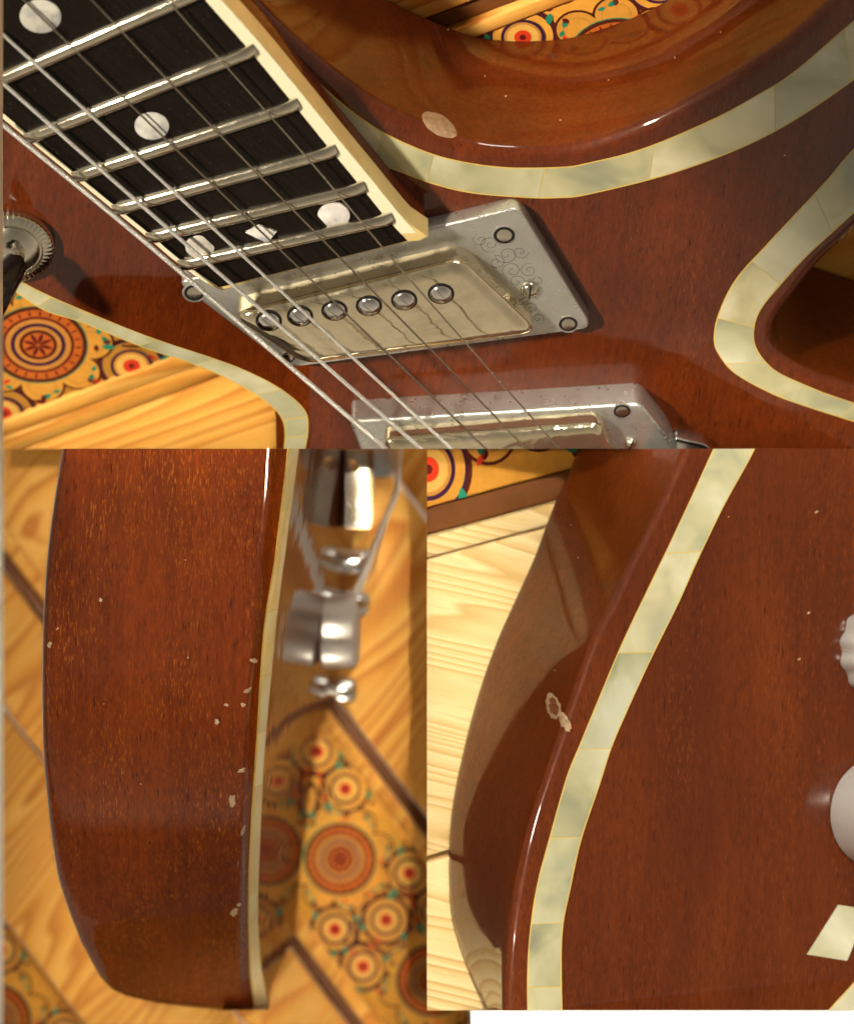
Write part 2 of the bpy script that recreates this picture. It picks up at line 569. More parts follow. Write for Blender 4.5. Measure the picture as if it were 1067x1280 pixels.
def band(pl, a, b, joints, h, parent, panel, mat='pearl', nm='pearl_block', bed=1.6, thick=0.0005, N=121):
    """A bound border: a glue bed with separate pearl blocks let into it."""
    A, B = cr(a, N), cr(b, N)
    bm = bmesh.new()
    ea = [p + (p - q).normalized() * bed for p, q in zip(A, B)]
    eb = [q + (q - p).normalized() * bed for p, q in zip(A, B)]
    Pt = lambda v, hh: pl.P(v.x, v.y, hh)
    grid(bm, [[Pt(p, h - thick) for p in ea], [Pt(p, h) for p in ea], [Pt(p, h) for p in eb], [Pt(p, h - thick) for p in eb]])
    bd = obj('border_bed', bm, M['bed'], parent, panel)
    mid = [(p + q) / 2 for p, q in zip(A, B)]
    cuts = sorted({0, N - 1, *[nearest_t(mid, j) for j in joints]})
    gap = 0.0
    for i, j in zip(cuts, cuts[1:]):
        bm = bmesh.new()
        lift = 0.00006
        ra, rb = [], []
        for k in range(i, j + 1):
            p, q = A[k].copy(), B[k].copy()
            if k == i:
                p += (A[k + 1] - A[k]).normalized() * 0.55; q += (B[k + 1] - B[k]).normalized() * 0.55
            if k == j:
                p -= (A[k] - A[k - 1]).normalized() * 0.55; q -= (B[k] - B[k - 1]).normalized() * 0.55
            jit = 0.35
            p += Vector((random.uniform(-jit, jit), random.uniform(-jit, jit)))
            q += Vector((random.uniform(-jit, jit), random.uniform(-jit, jit)))
            ra.append(p); rb.append(q)
        grid(bm, [[Pt(p, h - .0002) for p in ra], [Pt(p, h + lift) for p in ra], [Pt(p, h + lift) for p in rb], [Pt(p, h - .0002) for p in rb]])
        obj(nm, bm, M[mat], bd, panel)
    return bd


def blob(cx, cy, rx, ry, rot=0, n=14, rough=0.18):
    ca, sa = math.cos(rot), math.sin(rot)
    out = []
    for k in range(n):
        a = 2 * math.pi * k / n
        f = 1 + random.uniform(-rough, rough)
        x, y = rx * f * math.cos(a), ry * f * math.sin(a)
        out.append((cx + x * ca - y * sa, cy + x * sa + y * ca))
    return out


def decal(target_objs, poly, mat, parent, name, lift=0.00008, panel=None, bulge=0.0):
    """A thin flake that lies on the surface of the given meshes."""
    hits = []
    trees = []
    for o in target_objs:
        off = rootloc(o.parent)
        trees.append(BVHTree.FromPolygons([v.co + off for v in o.data.vertices], [p.vertices for p in o.data.polygons]))
    def cast(x, y):
        best = None
        d = ray(x, y).normalized()
        for tr in trees:
            r = tr.ray_cast(C, d)
            if r[0] is not None and (best is None or r[3] < best[1]):
                best = (r[0] - d * lift, r[3])
        return best[0] if best else None
    cx = sum(p[0] for p in poly) / len(poly); cy = sum(p[1] for p in poly) / len(poly)
    c = cast(cx, cy)
    outer = [cast(*p) for p in poly]
    innr = [cast(cx + (p[0] - cx) * .55, cy + (p[1] - cy) * .55) for p in poly]
    if c is None or any(p is None for p in outer + innr):
        return None
    bm = bmesh.new()
    up = Vector((0, 0, 1))
    vo = [bm.verts.new(p) for p in outer]
    vi = [bm.verts.new(p + up * bulge * random.uniform(.5, 1)) for p in innr]
    vc = bm.verts.new(c + up * bulge * .6)
    n = len(vo)
    for i in range(n):
        j = (i + 1) % n
        bm.faces.new((vo[i], vo[j], vi[j], vi[i])); bm.faces.new((vi[i], vi[j], vc))
    return obj(name, bm, mat, parent, panel)


# ------------------------------------------------------------------ table tops: planks and the painted strip
def pattern_polys():
    """One period (196 units long, +-83 wide) of the painted decoration: (layer, colour, polygon)."""
    out = []
    def disc(x, y, r, c, l, n=36):
        out.append((l, c, [(x + r * math.cos(2 * math.pi * k / n), y + r * math.sin(2 * math.pi * k / n)) for k in range(n)]))
    def ringp(x, y, r, w, c, l, a0=0.0, a1=2 * math.pi, n=40):
        for k in range(n):
            t0 = a0 + (a1 - a0) * k / n; t1 = a0 + (a1 - a0) * (k + 1) / n
            out.append((l, c, [(x + (r - w) * math.cos(t0), y + (r - w) * math.sin(t0)), (x + r * math.cos(t0), y + r * math.sin(t0)),
                               (x + r * math.cos(t1), y + r * math.sin(t1)), (x + (r - w) * math.cos(t1), y + (r - w) * math.sin(t1))]))
    def leaf(x, y, a, L, W, c, l=6):
        p = []
        for k in range(9):
            t = k / 8
            p.append((L * t, W * math.sin(math.pi * t) ** .8))
        for k in range(7, 0, -1):
            t = k / 8
            p.append((L * t, -W * .8 * math.sin(math.pi * t)))
        ca, sa = math.cos(a), math.sin(a)
        out.append((l, c, [(x + u * ca - v * sa, y + u * sa + v * ca) for u, v in p]))
    # scalloped petals round the medallion
    for k in range(8):
        a = 2 * math.pi * (k + .5) / 8
        x, y = 50 * math.cos(a), 50 * math.sin(a)
        disc(x, y, 22, 'brown', 2, 24); disc(x, y, 19.6, 'ground', 3, 24); disc(x, y, 14, 'tan', 3.5, 24); disc(x, y, 12.5, 'ground', 3.7, 24)
        leaf(66 * math.cos(a), 66 * math.sin(a), a + 2.2, 9, 3, 'teal'); leaf(61 * math.cos(a), 61 * math.sin(a), a, 8, 3, 'maroon')
        leaf(60 * math.cos(a + .16), 60 * math.sin(a + .16), a + 1.9, 8, 2.4, 'teal')
    ringp(0, 0, 47, 2.0, 'teal', 4)
    for r, c in ((46, 'brown'), (42, 'orange'), (34, 'maroon'), (31, 'tan'), (26, 'purple'), (22, 'tan'), (18, 'brown'), (14.5, 'orange')):
        disc(0, 0, r, c, 5 + (45 - r) * .05)
    for k in range(24):
        a = 2 * math.pi * k / 24
        leaf(34.5 * math.cos(a), 34.5 * math.sin(a), a, 7, 1.3, 'maroon', 7)
    for k in range(8):
        a = 2 * math.pi * k / 8
        leaf(1 * math.cos(a), 1 * math.sin(a), a, 14, 2.4, 'maroon', 7.5)
    # rosettes and the interlaced arcs that join them
    for x, y in ((-68, -60), (-68, 60), (68, -60), (68, 60), (98, 0)):
        ringp(x, y, 33, 3.6, 'brown', 1); ringp(x, y, 29.4, 1.8, 'purple', 1.2)
        disc(x, y, 20, 'purple', 8); disc(x, y, 17, 'tan', 8.2); disc(x, y, 14.5, 'cream', 8.4); disc(x, y, 8, 'red', 8.6, 20); disc(x, y, 3.2, 'maroon', 8.8, 12)
        for k in range(3):
            a = 0.9 + k * 2.1 + (x + y) * .03
            leaf(x + 27 * math.cos(a), y + 27 * math.sin(a), a + .9, 13, 3.6, 'teal'); leaf(x + 36 * math.cos(a + .5), y + 36 * math.sin(a + .5), a - .5, 9, 2.8, 'maroon')
            leaf(x + 36 * math.cos(a - .5), y + 36 * math.sin(a - .5), a - 1.5, 9, 2.4, 'red')
    ringp(68 + 30, 0, 46, 3, 'brown', 1.1, 0.9, 2.2); ringp(98, 0, 46, 3, 'brown', 1.1, 4.1, 5.4)
    return out


PATTERN = pattern_polys()


def table(panel, pl, h, o_px, d_px, widths, strip, label, pine_cols, k, phase, length, name='table_top', clipkey=None, side_layers=None, thick=0.008, strip_extra=(), grain='plank'):
    """Planks run along d_px from o_px; widths = list of (b0, b1) in metres across, strip = (b0, b1) painted board."""
    O = pl.P(*o_px, h); u = (pl.P(*d_px, h) - O).normalized(); n = pl.n; w = n.cross(u).normalized()
    if w.y > 0:
        w = -w                       # across direction points down the picture
    root = bpy.data.objects.new(name, None)
    COL.objects.link(root)
    root.location = O
    root['kind'] = 'structure'; root['label'] = label
    ROOTLOC[root.name] = O.copy()
    rotm = Matrix((u, w, n))         # world -> plank axes
    rot = rotm.to_euler()
    mat = pine(name + '_pine', rot, *pine_cols)
    ck = clipkey or panel
    def board(b0, b1, z1, m, nm, a0=-length, a1=length, z0=None, parent=root, lab=None, extra=()):
        bm = bmesh.new()
        z0 = z1 - thick if z0 is None else z0
        e = min(0.0006, (b1 - b0) * .25)
        prof = [(b0, z0), (b0, z1 - e), (b0 + e * .4, z1 - e * .3), (b0 + e, z1), (b1 - e, z1), (b1 - e * .4, z1 - e * .3), (b1, z1 - e), (b1, z0)]
        rows = [[O + u * a + w * b + n * z for b, z in prof] for a in (a0, a1)]
        vs = grid(bm, rows, True)
        bm.faces.new(vs[0]); bm.faces.new(vs[1])
        return obj(nm, bm, m, parent, ck, extra=extra, label=lab)
    for b0, b1 in widths:
        board(b0 + .0002, b1 - .0002, random.uniform(-.0003, 0), mat, 'plank')
    for si, (b0, b1, rowlist) in enumerate(strip):
        ex = strip_extra if si == 0 else ()
        sb = board(b0, b1, -0.0006, PAINT['ground'], 'painted_board', lab='pine board painted with medallions, red rosettes and teal leaves', extra=ex)
        if sb is None:
            continue
        groups = {}
        for ph, bc, amax in rowlist:
            for rep_ in range(-4, 5):
                for l, c, poly in PATTERN:
                    q = [(ph + (p[0] + rep_ * 196) * k, bc + p[1] * k) for p in poly]
                    if max(abs(a) for a, b in q) > length or (amax is not None and max(a for a, b in q) > amax) or (amax is None and len(rowlist) > 1 and min(a for a, b in q) < -.02):
                        continue
                    groups.setdefault(c, []).append((l, q))
        for c, items in groups.items():
            bm = bmesh.new()
            for l, q in items:
                z = -0.0006 + 0.00004 * (l + 1)
                bm.faces.new([bm.verts.new(O + u * a + w * b + n * z) for a, b in q])
            lim = [(O + w * b1, w), (O + w * b0, -w)]
            obj(c + '_paint', bm, PAINT[c], sb, ck, smooth=False, extra=lim + list(ex), kind='stuff')
    for b0, b1, z, mk in side_layers or []:
        board(b0, b1, z, M[mk] if mk in M else mat, 'trim_strip', extra=())
    return root, u, w, O


# ================================================================== THE WHITE PAGE under the three set-ups
bm = bmesh.new()
vs = [bm.verts.new(p) for p in ((-.6, -.6, -.33), (.6, -.6, -.33), (.6, .6, -.33), (-.6, .6, -.33))]
bm.faces.new(vs)
pg = obj('page', bm, M['page'])
pg['kind'] = 'structure'; pg['label'] = 'blank white page under the three close-ups'

bm = bmesh.new()
zc = 0.012
fx = (D - zc) / D
x0, y1 = (588 - CX) * S * fx, (CY - 1263.5) * S * fx
q = [(x0, y1 - .06), (x0 + .20, y1 - .06), (x0 + .20, y1), (x0, y1)]
vv = grid(bm, [[Vector((x, y, zc - .003)) for x, y in q], [Vector((x, y, zc)) for x, y in q]], True)
bm.faces.new(vv[0]); bm.faces.new(vv[1])
cd = obj('white_card', bm, M['page'], None, None, smooth=False)
cd['category'] = 'card'; cd['label'] = 'blank white card strip along the bottom edge of the lower right view'

# ================================================================== UPPER SET-UP: neck joint and pickups
F1 = Plane(533, 230, 0.016, (0, -math.sin(T1), math.cos(T1)))
n1 = F1.n
BT = 0.045
g1 = thing('electric_guitar', 'brown guitar with black fingerboard and two metal pickups, in the wide upper view', 'guitar', F1.P(600, 300, -BT), 'views of one pearl-bordered guitar')

cut = [(240, -110), (300, -30), (340, 21), (393, 71), (457, 121), (511, 151), (568, 175), (607, 186), (660, 189), (720, 184), (786, 163), (838, 139), (906, 101), (975, 56), (1030, 8), (1100, -60)]
waist = [(1150, 205), (1067, 292), (1023, 333), (992, 372), (971, 402), (966, 422), (974, 442), (1003, 464), (1067, 487), (1150, 512)]
low = [(344, 660), (345, 561), (342, 517), (329, 497), (300, 480), (240, 455), (180, 438), (101, 406), (56, 391), (13, 364), (-60, 312)]
outline = [tuple(p) for p in cr(cut, 70)] + [(1190, -60), (1190, 190)] + [tuple(p) for p in cr(waist, 50)] + [(1180, 560), (1180, 660)] + [tuple(p) for p in cr(low, 50)] + [(-110, 250), (-110, -110)]
bm = bmesh.new()
slab(bm, F1, outline, -BT, 0.0, 0.0032, 7)
body1 = obj('body', bm, M['wood1'], g1, 1)

band(F1, [(380, 88), (422, 126), (457, 153), (497, 176), (554, 198), (625, 210), (700, 210), (734, 205), (803, 187), (889, 151), (948, 119), (992, 91), (1067, 27), (1120, -15)],
     [(365, 130), (410, 172), (450, 196), (493, 211), (539, 228), (589, 240), (660, 246), (700, 246), (734, 242), (831, 218), (920, 186), (989, 151), (1067, 98), (1130, 50)],
     [(470, 185), (540, 213), (676, 229), (818, 204), (968, 136), (1058, 70)], 0.00004, g1, 1)
band(F1, [(1130, 128), (1067, 187), (1030, 230), (961, 304), (920, 350), (899, 392), (893, 423), (899, 443), (920, 467), (968, 493), (1016, 510), (1067, 526), (1130, 546)],
     [(1130, 203), (1067, 264), (1010, 316), (975, 354), (948, 388), (940, 417), (946, 440), (968, 464), (1010, 484), (1035, 494), (1067, 505), (1130, 525)],
     [(1030, 268), (958, 342), (918, 404), (930, 452), (989, 489), (1060, 515)], 0.00004, g1, 1)
band(F1, [(-50, 316), (13, 359), (56, 387), (101, 402), (180, 434), (232, 451), (281, 471), (322, 494), (347, 514), (357, 535), (355, 570), (350, 610)],
     [(-40, 306), (19, 348), (60, 370), (109, 391), (187, 422), (262, 447), (307, 464), (349, 486), (379, 512), (384, 535), (380, 565), (374, 610)],
     [(58, 378), (105, 397), (184, 428), (258, 452), (335, 492), (368, 522), (369, 545)], 0.00004, g1, 1)

# neck, fingerboard, binding, frets, inlays
pairs = [((-260, -95), (30, -260)), ((-110, 40), (170, -105)), ((-30, 112), (244, -14)), ((36, 168), (309, 60)), ((95, 217), (364, 127)), ((145, 258), (410, 184)), ((187, 292), (448, 230)), ((227, 326), (482, 272)), ((274, 359), (509, 301))]
L = [p[0] for p in pairs]; R = [p[1] for p in pairs]
HB = 0.0130
Lc, Rc = cr(L, 60), cr(R, 60)
outl = [(p.x - 6, p.y + 3) for p in Lc[:-2]] + [(264, 358), (278, 364)] + [(320, 350), (390, 333), (450, 318), (510, 303), (525, 302), (535, 296)] + [(p.x + 21, p.y - 2) for p in reversed(Rc[:-2])]
nk = [(p.x - 4, p.y + 2) for p in Lc[:-3]] + [(270, 352), (400, 330), (515, 308), (530, 296)] + [(p.x + 20, p.y - 2) for p in reversed(Rc[:-3])]
bm = bmesh.new()
slab(bm, F1, [(x, y - 22) for x, y in nk], -0.002, 0.0058, 0.0008, 3)
obj('neck', bm, M['wood1'], g1, 1)
bm = bmesh.new()
slab(bm, F1, outl, 0.0058, HB, 0.0004, 3)
bm2 = bmesh.new()
ARCH = 0.0022
def board_pt(a, b, f, extra=0.0):
    u = 2 * f - 1
    return F1.P(a[0] + (b[0] - a[0]) * f, a[1] + (b[1] - a[1]) * f, HB + 0.00008 + ARCH * (1 - u * u) + extra)
rows = []
for a, b in zip(Lc, Rc):
    rows.append([board_pt(a, b, i / 14) for i in range(15)])
rows = [[p - n1 * 0.002 for p in rows[0]]] + rows + [[p - n1 * 0.002 for p in rows[-1]]]
grid(bm2, rows)
fb = obj('fingerboard', bm2, M['ebony'], g1, 1)
bn = obj('binding', bm, M['cream'], fb, 1)
# pale top lip of the binding on both edges
for side, off0, off1 in ((0, -5.5, -0.5), (1, 0.5, 20)):
    bm = bmesh.new()
    src = Lc if side == 0 else Rc
    rr = []
    for p in src[:-1]:
        rr.append([F1.P(p.x + off0, p.y + (2 if side == 0 else 0), HB - .0003), F1.P(p.x + off0, p.y + (2 if side == 0 else 0), HB + .00012), F1.P(p.x + off1, p.y - (0 if side == 0 else 1), HB + .00012), F1.P(p.x + off1, p.y - (0 if side == 0 else 1), HB - .0003)])
    grid(bm, rr)
    obj('binding_lip', bm, M['ivory'], fb, 1)

def arch_at(px, py):
    # height of the arched board under a pixel (found across the nearest fret line)
    best = (1e9, 0)
    for a, b in zip(Lc, Rc):
        ab = b - a
        f = max(0, min(1, (Vector((px, py)) - a).dot(ab) / ab.length_squared))
        d = (a + ab * f - Vector((px, py))).length
        if d < best[0]:
            best = (d, f)
    u = 2 * best[1] - 1
    return HB + ARCH * (1 - u * u)

fret_ends = [((-60, 126), (262, -16)), ((33, 173), (320, 61)), ((92, 221), (374, 129)), ((142, 262), (421, 187)), ((184, 297), (457, 233)), ((224, 331), (491, 272))]
for a, b in fret_ends:
    a, b = Vector(a), Vector(b)
    bm = bmesh.new()
    rows = []
    N = 26
    tang = (F1.P(b.x, b.y, HB) - F1.P(a.x, a.y, HB)).normalized()
    side = n1.cross(tang).normalized()
    for i in range(N + 1):
        f = i / N
        u = 2 * f - 1
        c = F1.P(a.x + (b.x - a.x) * f, a.y + (b.y - a.y) * f, HB + .0001 + ARCH * (1 - u * u))
        ends = min(f, 1 - f) * (b - a).length
        sc_h = min(1, 0.35 + ends / 9)
        wv = 0.0018
        hh = 0.0016 * sc_h
        prof = []
        for k in range(11):
            th = math.pi * k / 10
            prof.append(c + side * wv * math.cos(th) + n1 * hh * math.sin(th) ** .8)
        rows.append([c + side * wv - n1 * .0015] + prof + [c - side * wv - n1 * .0015])
    vs = grid(bm, rows)
    bm.faces.new(vs[0]); bm.faces.new(vs[-1])
    obj('fret', bm, M['fret'], fb, 1, angle=50)

for cx, cy, r in ((51, 20, .0050), (190, 157, .0042), (417, 269, .0040), (250, 308, .0036)):
    bm = bmesh.new()
    c = F1.P(cx, cy, arch_at(cx, cy) + .00012)
    lathe(bm, c, n1, [(r, -.0008), (r, 0.00022), (r * .97, .00026)], 36)
    obj('inlay_dot', bm, M['dotpearl'], fb, 1)
bm = bmesh.new()
dm = [(307, 291), (324, 282), (346, 290), (334, 304)]
hq = arch_at(327, 292) + .00016
top_d = [F1.P(x, y, arch_at(x, y) + .0007) for x, y in dm]
vv = grid(bm, [[p - n1 * .0012 for p in top_d], top_d], True); bm.faces.new(vv[1])
obj('diamond_inlay', bm, M['dotpearl'], fb, 1, smooth=False)

# pickups
def recess(pl, cx, cy, r, h, parent, panel):
    bm = bmesh.new()
    c = pl.P(cx, cy, h)
    lathe(bm, c, pl.n, [(r * 1.18, -.0002), (r * 1.16, .00010), (r * 1.02, .00016), (r, .0000)], 28)
    sk = obj('screw_hole_rim', bm, M['ring'], parent, panel)
    bm = bmesh.new()
    lathe(bm, c, pl.n, [(r * .98, -.0002), (r * .96, .00005), (r * .3, .00003)], 24)
    obj('screw_hole', bm, M['dark'], parent, panel)
    bm = bmesh.new()
    lathe(bm, c - pl.n * .0001, pl.n, [(r * .72, -.0001), (r * .7, .00022), (r * .5, .0003), (r * .1, .00034)], 24)
    obj('screw', bm, M['nickel'], parent, panel)

def dome_screw(pl, cx, cy, r, h, parent, panel, ang=0.3):
    bm = bmesh.new()
    c = pl.P(cx, cy, h)
    lathe(bm, c, pl.n, [(r, -.0003), (r, .0004), (r * .9, .0010), (r * .66, .0015), (r * .35, .0018), (r * .05, .0019)], 28)
    s = obj('screw', bm, M['nickel'], parent, panel)
    bm = bmesh.new()
    u = pl.n.orthogonal().normalized(); w = pl.n.cross(u)
    d = u * math.cos(ang) + w * math.sin(ang); e = pl.n.cross(d)
    top = c + pl.n * .00192
    pts = [top + d * r * .8 * a + e * .00022 * b for a, b in ((-1, -1), (1, -1), (1, 1), (-1, 1))]
    lo = [p - pl.n * .0010 for p in pts]
    vv = grid(bm, [lo, pts], True); bm.faces.new(vv[1])
    obj('screw_slot', bm, M['dark'], s, panel, smooth=False)

def scroll(pl, cx, cy, r, a0, turns, h, sgn=1):
    pts = []
    for k in range(36):
        t = k / 35
        a = a0 + sgn * turns * 2 * math.pi * t
        rr = r * (1 - t) ** .8 + .6
        pts.append(pl.P(cx + rr * math.cos(a), cy + rr * .8 * math.sin(a), h))
    return pts

ring1 = [(220, 353), (545, 284), (648, 259), (741, 411), (362, 461)]
bm = bmesh.new()
slab(bm, F1, ring1, 0.0, 0.0045, 0.0008, 4, 16)
r1 = obj('pickup_ring', bm, M['ring'], g1, 1)
HR = 0.0045
recess(F1, 630, 294, .0027, HR, r1, 1)
recess(F1, 710, 405, .0024, HR, r1, 1)
recess(F1, 243, 366, .0026, HR, r1, 1)
recess(F1, 360, 447, .0018, HR, r1, 1)
dome_screw(F1, 662, 361, .0024, HR, r1, 1, 0.6)
bm = bmesh.new()
for cx, cy, r, a0, tn, sg in ((612, 305, 13, 1, 1.6, 1), (633, 318, 14, 3, 1.5, -1), (650, 315, 10, 0, 1.4, 1), (620, 328, 11, 4.5, 1.4, 1), (640, 338, 13, 2, 1.5, 1),
                              (661, 338, 11, 5, 1.5, -1), (672, 352, 10, 1.2, 1.2, 1), (645, 352, 10, 0.4, 1.3, -1), (600, 300, 9, 3.6, 1.2, -1), (664, 385, 9, 2.6, 1.3, 1), (672, 398, 7, 0.6, 1.2, -1), (655, 374, 7, 4, 1.2, 1)):
    tube(bm, scroll(F1, cx, cy, r, a0, tn, HR + .00001, sg), 0.00008, 4)
obj('engraving', bm, M['etch'], r1, 1, label='scrolling leaf engraving')

cov1 = [(287, 398), (577, 328), (675, 421), (378, 461)]
bm = bmesh.new()
slab(bm, F1, cov1, HR - .001, 0.0122, 0.0026, 7, 22, 8)
c1 = obj('pickup_cover', bm, M['cover'], g1, 1)
for cx, cy in ((551, 367), (505, 375), (461, 382), (418, 388), (375, 395), (336, 401)):
    bm = bmesh.new()
    c = F1.P(cx, cy, .0122)
    lathe(bm, c, n1, [(.0033, -.0003), (.0033, .00012), (.0030, .00016), (.0029, .00002)], 28)
    obj('pole_ring', bm, M['dark'], c1, 1)
    bm = bmesh.new()
    lathe(bm, c, n1, [(.0028, -.0003), (.0028, .0005), (.0024, .0010), (.0014, .0013), (.0002, .0014)], 28)
    obj('pole_screw', bm, M['chrome'], c1, 1)

ring2 = [(436, 527), (800, 505), (832, 545), (900, 690), (500, 690)]
bm = bmesh.new()
slab(bm, F1, ring2, 0.0, 0.0084, 0.0009, 4, 10)
r2 = obj('pickup_ring', bm, M['ring'], g1, 1)
recess(F1, 777, 514, .0022, .0084, r2, 1)
dome_screw(F1, 788, 552, .0016, .0084, r2, 1)
bm = bmesh.new()
slab(bm, F1, [(478, 552), (750, 532), (820, 690), (520, 690)], .0080, .0140, .0018, 5, 12)
obj('pickup_cover', bm, M['cover'], g1, 1)
bm = bmesh.new()
slab(bm, F1, rounded([(842, 548), (880, 556), (910, 580), (920, 680), (850, 680)], 4), 0.0, .004, .0006, 3)
obj('bridge_base', bm, M['chrome'], g1, 1)

# strings (winding ridges on the three low ones)
strings = [((-60, 101), (3, 155), (180, 301), (396, 487), (481, 560), (560, 628), .00068, 1), ((-60, 48), (3, 103), (180, 259), (441, 487), (525, 560), (605, 630), .00056, 1),
           ((-60, -16), (3, 42), (180, 205), (484, 487), (563, 560), (640, 632), .00046, 1), ((-40, -67), (30, 0), (234, 200), (531, 487), (606, 560), (680, 632), .00027, 0),
           ((50, -66), (115, 0), (305, 200), (540, 439), (656, 560), (725, 632), .00025, 0), ((150, -66), (209, 0), (386, 200), (511, 348), (698, 560), (760, 632), .00022, 0)]
for *pp, r, wound in strings:
    N = 1300 if wound else 120
    cv = cr(pp, N)
    pts = [F1.P(p.x, p.y, 0.0160 + .0035 * i / N) for i, p in enumerate(cv)]
    bm = bmesh.new()
    tube(bm, pts, (lambda i, r=r: r * (0.90 + 0.10 * math.sin(i * 2 * math.pi / 4.5))) if wound else r, 8)
    obj('string', bm, M['steel'] if wound else M['bronze'], g1, 1, label='wound string' if wound else None)

# toggle switch
tc = F1.P(14, 304, 0)
bm = bmesh.new()
lathe(bm, tc, n1, [(.0108, 0), (.0108, .0022), (.0100, .0030), (.0082, .0034), (.0078, .0026)], 240, 0.010, 48)
tw = obj('switch_nut', bm, M['nickel'], g1, 1, angle=60)
bm = bmesh.new()
lathe(bm, tc, n1, [(.0074, .001), (.0074, .0032), (.0062, .0044), (.0040, .0050), (.0026, .0052)], 40)
obj('switch_collar', bm, M['nickel'], tw, 1)
bm = bmesh.new()
d0, d1, d2 = F1.P(24, 312, .004), F1.P(22, 326, .010), F1.P(-25, 395, .026)
tube(bm, [d0, d0.lerp(d1, .5), d1], .0017, 14)
lv = obj('switch_lever', bm, M['nickel'], tw, 1)
bm = bmesh.new()
tube(bm, [d1.lerp(d2, f) for f in (0, .02, .2, .5, .8, 1)], lambda i: (.0016, .0030, .0036, .0044, .0048, .003)[i], 20)
obj('switch_tip', bm, M['black'], tw, 1)

# wear on the lacquer
decal([body1], blob(549, 156, 25, 12, 0.55, 22, .05), M['chip'], g1, 'lacquer_chip', .0001, 1, .0002)
for x, y in ((980, 194), (843, 72), (700, 150), (560, 37), (606, 95), (632, 120), (900, 40), (760, 100)):
    decal([body1], blob(x, y, 1.5, 1.0, random.random() * 3, 8), M['whitechip'], g1, 'dust_speck', .00008, 1)

# table under it
bs = 0.0
FL1 = -BT - 0.0006
def bcoord(pl, h, o_px, d_px, q):
    O = pl.P(*o_px, h); u = (pl.P(*d_px, h) - O).normalized(); w = pl.n.cross(u).normalized()
    if w.y > 0:
        w = -w
    v = pl.P(*q, h) - O
    return v.dot(u), v.dot(w)
o_, d_ = (240, 454), (4, 541)
aM, bM = bcoord(F1, FL1, o_, d_, (48, 432))
aE, bE = bcoord(F1, FL1, o_, d_, (620, 38))
bS0 = min(bE, 2 * bM) if False else bE
print('strip1', bS0, bM, aM)
bS0 = bE
ws = [(0.0075, .070), (.0705, .14), (.1405, .21)]
ws += [(bS0 - .010 - .07 * (i + 1), bS0 - .010 - .07 * i - .0005) for i in range(3)]
table(1, F1, FL1, o_, d_, ws, [(bE, -.004, [(aM, bM, None), (aM - .012, bE + 78 * .0116 / 42, -.02)])], 'golden pine table top with a painted board under the upper guitar view', (P_PALE, P_MID, P_LINE, 0.10, 24), 0.0116 / 42, aM, 0.42,
      side_layers=[(-.0038, .0015, .0003, 'plank'), (.0017, .0073, .0000, 'plank'), (bS0 - .0045, bS0 - .0002, .0002, 'plank'), (bS0 - .0095, bS0 - .0047, -.002, 'groove')])

# ================================================================== LOWER LEFT SET-UP: body rim seen from above, hardware behind it
H2 = 0.205
F2 = Plane(300, 900, -H2, (0, 0, 1))
g2 = thing('electric_guitar', 'glossy brown guitar rim standing upright beside a round metal knob, in the lower left view', 'guitar', Vector((-.05, -.07, -H2)), 'views of one pearl-bordered guitar')

def Pz(px, py, z):
    d = ray(px, py)
    return C + d * ((D - z) / D)

N = 90
YS = [500 + (1262 - 500) * (i / (N - 1)) for i in range(N)]
def interp(tab, y):
    ys = [t[0] for t in tab]
    if y <= ys[0]:
        i = 0
    elif y >= ys[-1]:
        i = len(ys) - 2
    else:
        i = max(k for k in range(len(ys) - 1) if ys[k] <= y)
    # Catmull-Rom on the table
    p = lambda k: tab[max(0, min(len(tab) - 1, k))][1]
    t = (y - ys[i]) / (ys[i + 1] - ys[i])
    if t < 0 or t > 1:
        return p(i) + (p(i + 1) - p(i)) * t
    a, b, c, d = p(i - 1), p(i), p(i + 1), p(i + 2)
    return 0.5 * (2 * b + (c - a) * t + (2 * a - 5 * b + 4 * c - d) * t * t + (-a + 3 * b - 3 * c + d) * t ** 3)

silL = [(480, 95), (562, 78), (671, 62), (757, 55), (844, 53), (931, 54), (993, 59), (1055, 66), (1110, 77), (1178, 102), (1222, 126), (1243, 150), (1256, 210), (1264, 285)]
ridge = [(480, 349), (562, 341), (621, 337), (685, 329), (786, 318), (880, 309), (946, 305), (1055, 302), (1150, 300), (1220, 300), (1264, 306)]
b0t = [(480, 372), (562, 360), (700, 344), (786, 330), (916, 322), (1055, 313), (1135, 311), (1215, 313), (1264, 318)]
b1t = [(480, 388), (562, 373), (694, 356), (775, 345), (922, 332), (1023, 326), (1135, 322), (1199, 325), (1228, 330), (1248, 333), (1264, 334)]
fart = [(480, 460), (561, 450), (700, 440), (800, 427), (870, 418), (910, 400), (1000, 386), (1165, 369), (1190, 360), (1215, 347), (1235, 338), (1264, 336)]
def zr(y):
    t = max(0, (y - 820) / 440)
    u = max(0, (900 - y) / 340)
    return 0.006 - .100 * t ** 2.3 - .0010 * u * u
rows = []
for y in YS:
    xl, xr, xb = interp(silL, y), interp(ridge, y), interp(b0t, y)
    z = zr(y)
    row = [Pz(xl + 3, y, z - .050), Pz(xl, y, z - .012), Pz(xl, y, z - .008), Pz(xl + .6, y, z - .0058), Pz(xl + 2.5, y, z - .0042), Pz(xl + 7, y, z - .0029)]
    for k in range(9):
        f = k / 8
        row.append(Pz(xl + 16 + (xr - 8 - xl - 16) * f, y, z - .0022 + .0018 * f))
    row += [Pz(xr - 4, y, z - .00032), Pz(xr - 1, y, z - .0005), Pz(xr + 1, y, z - .0010), Pz(xr + 3, y, z - .0022), Pz(xr + (xb - xr) * .6, y, z - .0038), Pz(xb, y, z - .0056)]
    rows.append(row)
